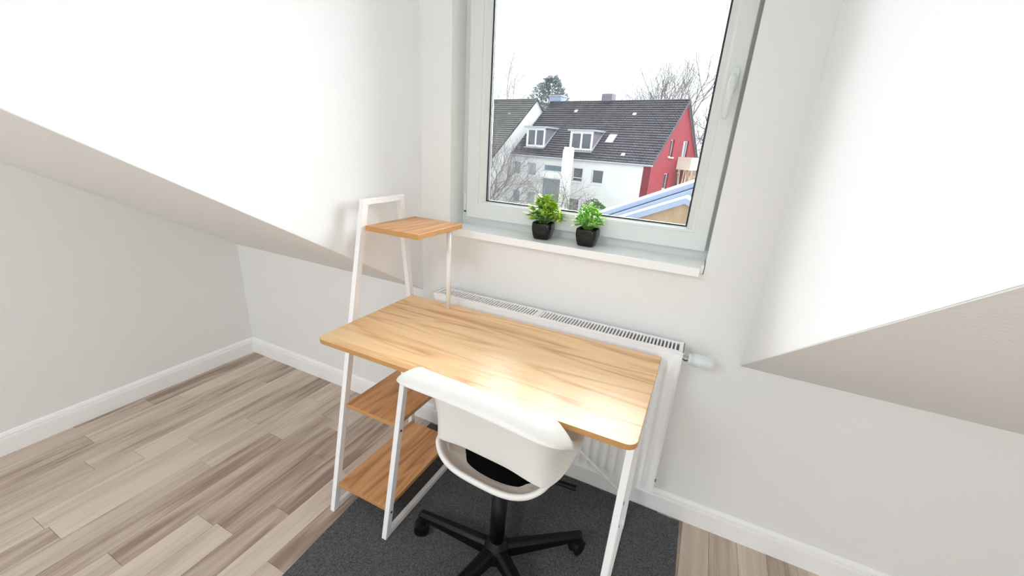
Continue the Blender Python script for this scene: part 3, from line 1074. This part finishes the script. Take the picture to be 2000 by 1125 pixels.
def tiled_roof(x0, x1, eave_y, eave_z, ridge_z, course=0.34, col=0.30, yoff=0.0):
    """pantile slope: every course steps down, every column swells; joined, too fine to pick apart"""
    mb = MB()
    run = -eave_y
    slope = math.hypot(run, ridge_z - eave_z)
    nc = int(slope / course)
    dy, dz = eave_y / slope, (eave_z - ridge_z) / slope
    nx, nz = -dz * -1, 0
    nrm = Vector((0, dz, -dy))
    if nrm.z < 0:
        nrm = -nrm
    ncol = int((x1 - x0) / col)
    xs = [x0 + (x1 - x0) * i / (ncol * 3) for i in range(ncol * 3 + 1)]
    for c in range(nc):
        s0, s1 = slope * c / nc, slope * (c + 1) / nc
        r0, r1, r2 = [], [], []
        for i, x in enumerate(xs):
            w = (0.0, 0.06, 0.05)[i % 3]
            A = Vector((x, yoff + dy * s0, ridge_z + dz * s0)) + nrm * (w * 0.6)
            B = Vector((x, yoff + dy * s1, ridge_z + dz * s1)) + nrm * (w + 0.08)
            r0.append(A); r1.append(B); r2.append(B - nrm * 0.08)
        mb.grid([r0, r1], smooth=False)
        mb.grid([r1, r2], smooth=False)
    return mb


def house(name, loc, rz, label):
    o = empty(name, loc, rz)
    return tag(o, label, 'house')


def facade_window(parent, x0, x1, z0, z1, y, pane_m, mull=1, sill=True, name='window', transom=None):
    """frame set back in its hole, panes and outer sill as sub-parts; faces -y"""
    fw = 0.07
    m_ = ring_frame(MB(), (x0, x1, z0, z1), (x0 + fw, x1 - fw, z0 + fw, z1 - fw), y, y + 0.07)
    for k in range(1, mull):
        xm_ = x0 + (x1 - x0) * k / mull
        m_.box((xm_ - fw * .6, y, z0 + fw), (xm_ + fw * .6, y + 0.06, z1 - fw))
    if transom:
        m_.box((x0 + fw, y, transom - fw * .5), (x1 - fw, y + 0.06, transom + fw * .5))
    w = m_.build(name, M_white_frame, parent, weld=True)
    for k in range(mull):
        a, b = x0 + (x1 - x0) * k / mull, x0 + (x1 - x0) * (k + 1) / mull
        MB().box((a + 0.02, y + 0.04, z0 + 0.02), (b - 0.02, y + 0.05, z1 - 0.02)).build('pane', pane_m, w)
    if sill:
        MB().box((x0 - 0.12, y - 0.28, z0 - 0.09), (x1 + 0.12, y + 0.02, z0)).build('sill', M_white_frame, w)
    return w


hs = house('house', H0, HROT, 'white rendered house with grey tiled roof and red gable end')
FW = [(-13.5, -12.42, -1.5, -0.22), (-15.55, -14.5, -1.55, -0.2), (-7.9, -6.75, -1.62, -0.32), (-5.72, -4.52, -1.6, -0.34),
      (-8.05, -6.82, -4.6, -3.3), (-13.43, -12.35, -4.55, -3.25), (-5.7, -4.5, -4.6, -3.3), (-15.5, -14.4, -4.55, -3.25)]
GB = [(-11.45, -9.05, -0.93, -0.24), (-11.5, -9.0, -4.3, -1.6)]
WY = -6.55                                        # facade plane (the eave overhangs a little)
mb = rect_wall(MB(), -24.0, 0, GZ, 0.70, FW + GB, WY, WY + 0.35)
mb.build('facade_wall', M_render, hs)
# the red colour turns round the corner as a strip
MB().box((-0.66, WY - 0.025, GZ), (0.02, WY, 0.52)).build('corner_strip', M_redside, hs)
GW = [(-2.78, -1.75, 1.24, 2.78), (0.9, 2.55, 0.35, 2.84), (-2.98, -1.75, -1.72, -0.26), (0.5, 2.1, -2.9, -0.2)]
mb = MB()
# gable end: rectangular lower part with holes, triangle split in strips around the upper windows
rect_wall(mb, WY, -WY, GZ, 0.52, [GW[2], GW[3], (0.9, 2.55, 0.35, 2.84)], -0.30, 0.0, axes='yz')
ys = [WY, -2.78, -1.75, 0.9, 2.55, -WY]
half = lambda y: RIDGE - 0.12 - abs(y) * TAN


def gstrip(y0, y1, zlo, cut=None):
    pts = [(y0, zlo), (y1, zlo), (y1, max(zlo, half(y1)))]
    if y0 < 0 < y1:
        pts.append((0, half(0)))
    pts.append((y0, max(zlo, half(y0))))
    mb.prism([(0.0, y, z) for y, z in pts][::-1], (-0.30, 0, 0))


gstrip(WY, -2.78, 0.52); gstrip(-2.78, -1.75, 2.78); mb.prism([(0.0, y, z) for y, z in [(-2.78, 0.52), (-1.75, 0.52), (-1.75, 1.24), (-2.78, 1.24)]][::-1], (-0.30, 0, 0))
gstrip(-1.75, 0.9, 0.52); gstrip(0.9, 2.55, 2.84); gstrip(2.55, -WY, 0.52)
mb.build('gable_wall', M_red, hs, weld=True)
for i, w in enumerate(FW):
    facade_window(hs, *w, WY + 0.16, M_dpane if i in (2, 3, 4, 6) else M_ppane, 1, True, transom=(w[2] + 0.35) if i == 2 else None)
for x0, x1, z0, z1 in GB:                         # glazed stair windows with upright bars
    m_ = ring_frame(MB(), (x0, x1, z0, z1), (x0 + 0.08, x1 - 0.08, z0 + 0.08, z1 - 0.08), WY + 0.08, WY + 0.2)
    w = m_.build('stair_window', M_white_frame, hs, weld=True)
    nb = 11
    me = MB().box((-0.085, 0, z0 + 0.09), (0.085, 0.06, z1 - 0.09)).mesh('glass_strip', M_block)
    for k in range(nb):
        o = link('glass_strip', me, w)
        o.location = (x0 + 0.17 + (x1 - x0 - 0.34) * k / (nb - 1), WY + 0.12, 0)
m_ = MB().box((-11.8, WY - 0.16, -1.58), (-8.7, WY + 0.1, -0.96))
m_.box((-8.98, WY - 0.3, GZ), (-8.68, WY, 0.3))
m_.build('stair_surround', M_white_frame, hs)


def gable_window(y0, y1, z0, z1, pane_m, mull=1):
    fw = 0.08
    mb_ = MB()
    for a in ((y0, z0, y0 + fw, z1), (y1 - fw, z0, y1, z1), (y0, z0, y1, z0 + fw), (y0, z1 - fw, y1, z1)):
        mb_.box((-0.24, a[0], a[1]), (-0.17, a[2], a[3]))
    w = mb_.build('window', M_white_frame, hs)
    MB().box((-0.22, y0 + 0.03, z0 + 0.03), (-0.20, y1 - 0.03, z1 - 0.03)).build('pane', pane_m, w)
    MB().box((-0.2, y0 - 0.12, z0 - 0.1), (0.14, y1 + 0.12, z0)).build('sill', M_white_frame, w)


gable_window(*GW[0], M_dpane); gable_window(*GW[1], M_ppane); gable_window(*GW[2], M_dpane); gable_window(*GW[3], M_dpane)
# balcony on the gable with reed-like climbing stems below
MB().box((0.0, 0.05, 0.12), (1.3, 4.6, 0.26)).build('balcony_slab', M_balc, hs)
m_ = MB().box((1.24, 0.05, 0.26), (1.32, 4.6, 1.32)); m_.box((0.0, 0.05, 0.26), (1.24, 0.12, 1.32)); m_.box((0.0, 4.53, 0.26), (1.24, 4.6, 1.32))
m_.build('balcony_panel', M_balc, hs)
rr = random.Random(4)
m_ = MB()
for k in range(46):
    y = rr.uniform(0.1, 4.4); x = rr.uniform(0.25, 1.1)
    m_.tube([(x, y, GZ), (x + rr.uniform(-.3, .3), y + rr.uniform(-.5, .5), -3.2), (x + rr.uniform(-.3, .3), y + rr.uniform(-.4, .4), 0.1)], [0.06, 0.05, 0.03], 4, smooth=False)
tag(m_.build('climbing_stems', M_reed, hs), kind='stuff')
# roof
rf = tag(tiled_roof(-15.85, 0.16, EAVE_Y, EAVE_Z, RIDGE).build('roof_tiles', M_tile, hs), kind='stuff')
m_ = MB().prism([(-15.85, EAVE_Y, EAVE_Z - 0.18), (-15.85, EAVE_Y, EAVE_Z - 0.02), (-15.85, 0, RIDGE - 0.04), (-15.85, -EAVE_Y, EAVE_Z - 0.02), (-15.85, -EAVE_Y, EAVE_Z - 0.18), (-15.85, 0, RIDGE - 0.22)], (16.0, 0, 0))
m_.build('roof_deck', M_slate, hs, weld=True)
m_ = MB().tube([(-15.85, 0, RIDGE + 0.03), (0.18, 0, RIDGE + 0.03)], 0.13, 8)
m_.build('ridge_tiles', M_tile, hs)
m_ = MB().bar((0.17, EAVE_Y, EAVE_Z + 0.0), (0.17, 0, RIDGE + 0.0), 0.06, 0.24, side=(1, 0, 0))
m_.bar((0.17, -EAVE_Y, EAVE_Z), (0.17, 0, RIDGE), 0.06, 0.24, side=(1, 0, 0))
m_.build('verge_board', M_tile, hs)
MB().tube([(-15.8, EAVE_Y - 0.06, EAVE_Z - 0.09), (0.2, EAVE_Y - 0.06, EAVE_Z - 0.09)], 0.085, 8).build('gutter', M_zinc, hs)
MB().tube([(-8.35, WY - 0.1, EAVE_Z - 0.1), (-8.35, WY - 0.1, GZ)], 0.055, 8).build('downpipe', M_zinc, hs)
roofz = lambda y: RIDGE - abs(y) * TAN


def dormer(x0, x1, zb, zt, yf):
    yb = -(RIDGE - zt) / TAN                      # where the flat roof runs into the slope
    m_ = MB()
    for xa in (x0, x1 - 0.12):
        m_.prism([(xa, yf, zb), (xa, yf, zt), (xa, yb, zt), (xa, -(RIDGE - zb) / TAN, zb)], (0.12, 0, 0))
    d = m_.build('dormer', M_slate, hs, weld=True)
    rect_wall(MB(), x0, x1, zb, zt, [(x0 + 0.14, x1 - 0.14, zb + 0.14, zt - 0.14)], yf - 0.02, yf + 0.1).build('dormer_front', M_white_frame, d)
    m_ = MB().box((x0 - 0.18, yf - 0.35, zt), (x1 + 0.18, yb + 0.25, zt + 0.16))
    m_.build('dormer_roof', M_zinc, d)
    a, b, c, e = x0 + 0.14, x1 - 0.14, zb + 0.14, zt - 0.14
    fw = 0.09
    m_ = ring_frame(MB(), (a, b, c, e), (a + fw, b - fw, c + fw, e - fw), yf + 0.02, yf + 0.09)
    xm_ = (a + b) / 2
    m_.box((xm_ - 0.1, yf + 0.015, c + fw), (xm_ + 0.1, yf + 0.09, e - fw))
    m_.build('window_frame', M_white_frame, d, weld=True)
    for p_, q_ in ((a + 0.05, xm_ - 0.05), (xm_ + 0.05, b - 0.05)):
        MB().box((p_, yf + 0.055, c + 0.05), (q_, yf + 0.065, e - 0.05)).build('pane', M_dpane, d)
    m_ = MB().box((x0 - 0.1, yf - 0.3, zb - 0.12), (x1 + 0.1, yf + 0.05, zb))
    m_.bar((x1 + 0.06, yf - 0.1, zb + 0.03), (x1 + 0.06, yb - 0.1, zt + 0.02), 0.12, 0.1)
    m_.build('lead_flashing', M_zinc, d)


dormer(-14.55, -12.12, 1.36, 3.28, -5.78)
dormer(-8.98, -6.42, 1.28, 3.10, -5.86)
# skylight lying in the slope
sl_rot = Matrix.Translation((-5.2, -4.48, roofz(-4.48) + 0.10)) @ Matrix.Rotation(math.atan(TAN), 4, 'X')
m_ = MB().box((-0.42, -0.62, -0.08), (0.42, 0.62, 0.06), M=sl_rot)
sk = m_.build('skylight', M_slate, hs)
MB().box((-0.33, -0.52, 0.06), (0.33, 0.52, 0.075), M=sl_rot).build('skylight_pane', M_white_frame, sk)
for x, y in ((-11.4, -1.25), (-4.45, -1.6), (-3.0, -6.0)):   # pale vent tiles
    m_ = MB().box((-0.16, -0.16, 0.02), (0.16, 0.16, 0.13), M=Matrix.Translation((x, y, roofz(y))) @ Matrix.Rotation(math.atan(TAN), 4, 'X'))
    m_.build('vent_tile', M_white_frame, hs)


def stack(x0, x1, y0, y1, z1, m, cap=True):
    c = MB().box((x0, y0, roofz(min(abs(y0), abs(y1))) - 1.2), (x1, y1, z1)).build('chimney', m, hs)
    if cap:
        MB().box((x0 - 0.1, y0 - 0.1, z1), (x1 + 0.1, y1 + 0.1, z1 + 0.14)).build('chimney_cap', M_zinc, c)


stack(-16.2, -14.55, 0.2, 1.2, 7.05, M_blue)
stack(-9.15, -7.95, -0.1, 0.8, 7.15, M_slate, False)

# neighbour: same row, stepped forward, its pale gable showing above the tiles
nb_ = house('house', H0, HROT, 'neighbouring house with lichen-grey roof and pale stepped gable wall')
NY = -2.6
NX = -15.9
nt_eave_y, nt_eave_z = -7.2, RIDGE - 7.2 * 0.885
o = tag(tiled_roof(-34, NX + 0.12, nt_eave_y, nt_eave_z, RIDGE + 0.02, yoff=NY).build('roof_tiles', M_tile2, nb_), kind='stuff')
hz = lambda y: RIDGE - 0.1 - abs(y - NY) * 0.885
m_ = MB().prism([(NX, NY + nt_eave_y + 0.15, GZ), (NX, NY + nt_eave_y + 0.15, hz(NY + nt_eave_y + 0.15)), (NX, NY, hz(NY)), (NX, NY + 7.0, hz(NY + 7.0)), (NX, NY + 7.0, GZ)], (-0.3, 0, 0))
m_.build('gable_wall', M_render, nb_, weld=True)
m_ = MB().prism([(NX - 0.3, NY + 0.02, hz(NY)), (NX - 0.3, NY + 7.2, hz(NY + 7.2)), (NX - 0.3, NY + 7.2, hz(NY + 7.2) + 0.1), (NX - 0.3, NY + 0.02, hz(NY) + 0.1)], (-17.8, 0, 0))
m_.build('rear_roof', M_tile2, nb_, weld=True)
m_ = MB().bar((NX + 0.1, NY + nt_eave_y, nt_eave_z + 0.05), (NX + 0.1, NY, RIDGE + 0.05), 0.06, 0.18)
m_.bar((NX + 0.1, NY + 7.2, nt_eave_z + 0.05), (NX + 0.1, NY, RIDGE + 0.05), 0.06, 0.18)
m_.build('verge_board', M_tile, nb_)
MB().tube([(-34, NY, RIDGE + 0.05), (NX + 0.12, NY, RIDGE + 0.05)], 0.12, 8).build('ridge_tiles', M_tile2, nb_)
NFW = [(-18.0, -16.9, -1.6, -0.35), (-20.4, -19.3, -1.6, -0.35), (-18.0, -16.9, -4.55, -3.3), (-20.4, -19.3, -4.55, -3.3)]
nfy = NY + nt_eave_y + 0.2
rect_wall(MB(), -34, NX - 0.3, GZ, nt_eave_z - 0.05, NFW, nfy, nfy + 0.3).build('facade_wall', M_render, nb_)
for w in NFW:
    facade_window(nb_, *w, nfy + 0.15, M_ppane)
MB().tube([(-34, NY + nt_eave_y - 0.05, nt_eave_z - 0.08), (NX + 0.12, NY + nt_eave_y - 0.05, nt_eave_z - 0.08)], 0.08, 8).build('gutter', M_zinc, nb_)
MB().box((-18.45, NY - 1.9, hz(NY - 1.9) + 0.05), (-18.15, NY - 1.6, hz(NY - 1.9) + 0.22)).build('vent_tile', M_white_frame, nb_)

# tall white flue in front of the facade
fl = empty('chimney_flue', H0 + Matrix.Rotation(HROT, 3, 'Z') @ Vector((-7.55, -8.2, GZ)), HROT)
tag(fl, 'tall square white flue standing before the glazed stair windows', 'chimney')
m_ = MB().box((-0.39, -0.39, 0), (0.39, 0.39, 1.30 - GZ)); m_.build('shaft', M_white_frame, fl, bevel=0.03)
MB().box((-0.33, -0.33, 1.30 - GZ), (0.33, 0.33, 1.55 - GZ)).build('flue_cap', M_white_frame, fl, bevel=0.03)
m_ = MB()
for z in (-2.35, -2.85):
    m_.box((-0.62, -0.1, z - GZ), (-0.39, 0.1, z + 0.12 - GZ))
m_.build('bracket', M_slate, fl)

# low outbuilding with blue-grey metal verges
ob = empty('outbuilding', (0.46, 16.0, GZ))
tag(ob, 'low outbuilding with blue-grey metal roof edge and tan wall below the red gable', 'building')
OZ = -GZ
pk = (0.0, -0.18)
MB().prism([(-4.2, 0, 0), (2.6, 0, 0), (2.6, 0, OZ - 1.75), (0, 0, OZ - 0.36), (-4.2, 0, OZ - 2.4)], (0, 1.6, 0)).build('front_wall', M_brick, ob, weld=True)
m_ = MB().prism([(-4.4, -0.15, OZ - 2.42), (0, -0.15, OZ - 0.36), (0, -0.15, OZ - 0.13), (-4.4, -0.15, OZ - 2.10)], (0, 0.14, 0))
m_.prism([(0, -0.15, OZ - 0.36), (2.8, -0.15, OZ - 1.80), (2.8, -0.15, OZ - 1.55), (0, -0.15, OZ - 0.13)], (0, 0.14, 0))
m_.box((-2.27, -0.17, OZ - 1.36), (-2.24, -0.15, OZ - 1.13), M=None)
m_.build('verge_sheet', M_blue, ob, weld=True)
m_ = MB().prism([(-4.4, -0.01, OZ - 2.2), (0, -0.01, OZ - 0.20), (0, -0.01, OZ - 0.13), (-4.4, -0.01, OZ - 2.12)], (0, 1.7, 0))
m_.prism([(0, -0.01, OZ - 0.20), (2.8, -0.01, OZ - 1.62), (2.8, -0.01, OZ - 1.54), (0, -0.01, OZ - 0.13)], (0, 1.7, 0))
m_.build('front_roof', M_paleroof, ob, weld=True)
# taller rear range
MB().prism([(-4.6, 1.7, 0), (3.0, 1.7, 0), (3.0, 1.7, OZ + 0.55), (0.25, 1.7, OZ + 0.05), (-4.6, 1.7, OZ - 2.15)], (0, 4.0, 0)).build('rear_wall', M_paleroof, ob, weld=True)
for a, b, nm in ((0.0, 0.30, 'rear_verge'), (0.34, 0.56, 'rear_roof')):
    m_ = MB().prism([(-4.7, 1.55 + a * .6, OZ - 2.42 + a), (0.3, 1.55 + a * .6, OZ - 0.10 + a), (1.6, 1.55 + a * .6, OZ + 0.50 + a), (1.6, 1.55 + a * .6, OZ + 0.50 + b), (0.3, 1.55 + a * .6, OZ - 0.10 + b), (-4.7, 1.55 + a * .6, OZ - 2.42 + b)], (0, 4.2, 0))
    m_.build(nm, M_blue, ob, weld=True)


# ------------------------------------------------------------------ bare trees and shrubs
def grow(seed, height, trunk_r, levels, nchild, ang, ratio, up=0.25, first=0.3, sides=4, twist=0.18):
    rr = random.Random(seed)
    segs = []

    def branch(p, d, L, r, lev):
        n = 4
        pts, rs = [p.copy()], [r]
        dd = d.copy()
        for i in range(n):
            dd = (dd + Vector((rr.uniform(-1, 1), rr.uniform(-1, 1), rr.uniform(-1, 1))) * twist + Vector((0, 0, up * 0.25))).normalized()
            pts.append(pts[-1] + dd * L / n)
            rs.append(r * (1 - 0.5 * (i + 1) / n))
        segs.append((pts, rs, lev))
        if lev >= levels:
            return
        for k in range(nchild[lev]):
            t = first + (1 - first) * (k + rr.uniform(0.2, 0.9)) / nchild[lev]
            x = t * n
            i = min(int(x), n - 1)
            q = pts[i].lerp(pts[i + 1], x - i)
            ax_ = pts[i + 1] - pts[i]
            ax_.normalize()
            o_ = Vector((rr.uniform(-1, 1), rr.uniform(-1, 1), rr.uniform(-1, 1)))
            o_ = (o_ - ax_ * o_.dot(ax_)).normalized()
            a = ang * rr.uniform(0.7, 1.25)
            nd = ax_ * math.cos(a) + o_ * math.sin(a)
            branch(q, nd, L * ratio * rr.uniform(0.75, 1.15) * (1.1 - 0.4 * t), rs[i] * 0.62, lev + 1)
    branch(Vector((0, 0, 0)), Vector((0, 0, 1)), height, trunk_r, 0)
    return segs, sides


def tree(loc, label, m, group, args, spread=(1, 1, 1)):
    root = empty('bare_tree', loc)
    tag(root, label, 'tree', group)
    segs, sides = grow(*args[0], **args[1])
    tb, bb = MB(), MB()
    for pts, rs, lev in segs:
        pts = [Vector((p.x * spread[0], p.y * spread[1], p.z * spread[2])) for p in pts]
        (tb if lev == 0 else bb).tube(pts, rs, 6 if lev == 0 else (sides if lev < 3 else 3), cap=False)
    tb.build('trunk', m, root)
    tag(bb.build('branches', m, root), kind='stuff')
    return root


def hloc(x, y, z=GZ):
    p_ = H0 + Matrix.Rotation(HROT, 3, 'Z') @ Vector((x, y, 0))
    return (p_.x, p_.y, z)


G = 'bare trees behind the houses'
tree(hloc(-3.2, 13), 'large bare tree fanning out behind the red gable end', M_bark, G, ((3, 10.5, 0.24, 4, (9, 6, 6, 4), 0.72, 0.74), dict(up=0.58, first=0.26, twist=0.12)), (1.55, 1.0, 1.34))
tree(hloc(1.4, 17), 'low bare tree close against the window frame, beyond the red gable', M_bark, G, ((8, 9.5, 0.26, 4, (10, 8, 7, 5), 0.75, 0.72), dict(up=0.35, first=0.15, twist=0.14)), (1.3, 1, 1.1))
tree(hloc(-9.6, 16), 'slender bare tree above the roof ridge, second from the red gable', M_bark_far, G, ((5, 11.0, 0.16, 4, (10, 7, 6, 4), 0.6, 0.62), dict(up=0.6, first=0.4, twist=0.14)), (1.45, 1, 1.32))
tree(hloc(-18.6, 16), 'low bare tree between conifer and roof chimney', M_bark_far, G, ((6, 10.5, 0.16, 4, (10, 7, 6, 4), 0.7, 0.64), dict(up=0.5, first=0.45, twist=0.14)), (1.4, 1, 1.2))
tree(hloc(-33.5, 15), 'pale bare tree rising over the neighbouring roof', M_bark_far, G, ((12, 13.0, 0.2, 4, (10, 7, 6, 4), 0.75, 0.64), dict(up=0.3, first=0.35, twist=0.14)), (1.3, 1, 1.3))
tree(hloc(-13.0, -12.5), 'bare multi-stemmed tree in front of the neighbouring gable', M_bark, 'bare trees in the yard', ((21, 6.6, 0.11, 4, (9, 6, 6, 4), 0.65, 0.70), dict(up=0.4, first=0.12, twist=0.16)), (1.25, 1, 1.12))
tree(hloc(-3.4, -10.5), 'tangled bare shrub before the white facade near the flue', M_bark, 'bare trees in the yard', ((31, 5.8, 0.11, 4, (9, 7, 6, 3), 0.9, 0.66), dict(up=0.1, first=0.35, twist=0.32)), (1.3, 1, 1.12))

# conifer behind the ridge: trunk and many drooping sprays
cf = empty('conifer', hloc(-27.0, 16))
tag(cf, 'dense grey-green conifer behind the blue chimney', 'tree')
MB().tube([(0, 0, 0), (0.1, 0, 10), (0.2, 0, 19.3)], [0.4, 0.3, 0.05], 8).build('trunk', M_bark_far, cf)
rr = random.Random(77)
m_ = MB()
for k in range(2600):
    t = rr.random()
    z = 12.2 + 7.9 * t
    rmax = 3.9 * (1 - t ** 2.2) ** 0.6 + 0.25
    a = rr.uniform(0, 2 * PI)
    r_ = rmax * math.sqrt(rr.random()) * (0.8 + 0.25 * math.sin(3 * a + 5 * t))
    c = Vector((r_ * math.cos(a), r_ * math.sin(a), z + 0.25 * rr.uniform(-1, 1)))
    d = Vector((math.cos(a), math.sin(a), rr.uniform(-0.5, 0.9))).normalized() * rr.uniform(0.25, 0.6)
    s_ = d.cross(Vector((rr.uniform(-1, 1), rr.uniform(-1, 1), rr.uniform(-1, 1)))).normalized() * rr.uniform(0.08, 0.2)
    m_.add([c - s_, c + s_, c + d * 0.7 + s_ * 0.7, c + d, c + d * 0.7 - s_ * 0.7], [(0, 1, 2, 3, 4)])
tag(m_.build('foliage', M_needles, cf), kind='stuff')
# evergreen bush low in the yard
eb = empty('evergreen_bush', hloc(-3.7, -9.2))
tag(eb, 'small dull evergreen bush under the tangled shrub', 'bush')
m_ = MB()
for k in range(700):
    v = Vector((rr.gauss(0, 1), rr.gauss(0, 1), rr.gauss(0, 1))).normalized() * rr.uniform(0.75, 1.05)
    c = Vector((v.x * 1.1, v.y * 1.0, 4.1 + v.z * 1.2))
    d = (v + Vector((rr.uniform(-.6, .6),) * 3)).normalized() * 0.22
    s_ = d.cross(Vector((rr.uniform(-1, 1), rr.uniform(-1, 1), 0.3))).normalized() * 0.08
    m_.add([c - s_ * .3, c + d * .5 - s_, c + d, c + d * .5 + s_], [(0, 1, 2, 3)])
tag(m_.build('foliage', M_evergreen, eb), kind='stuff')
MB().tube([(0, 0, 0), (0, 0.05, 2.0), (0.1, 0, 3.9)], [0.09, 0.07, 0.03], 6).build('stem', M_bark, eb)
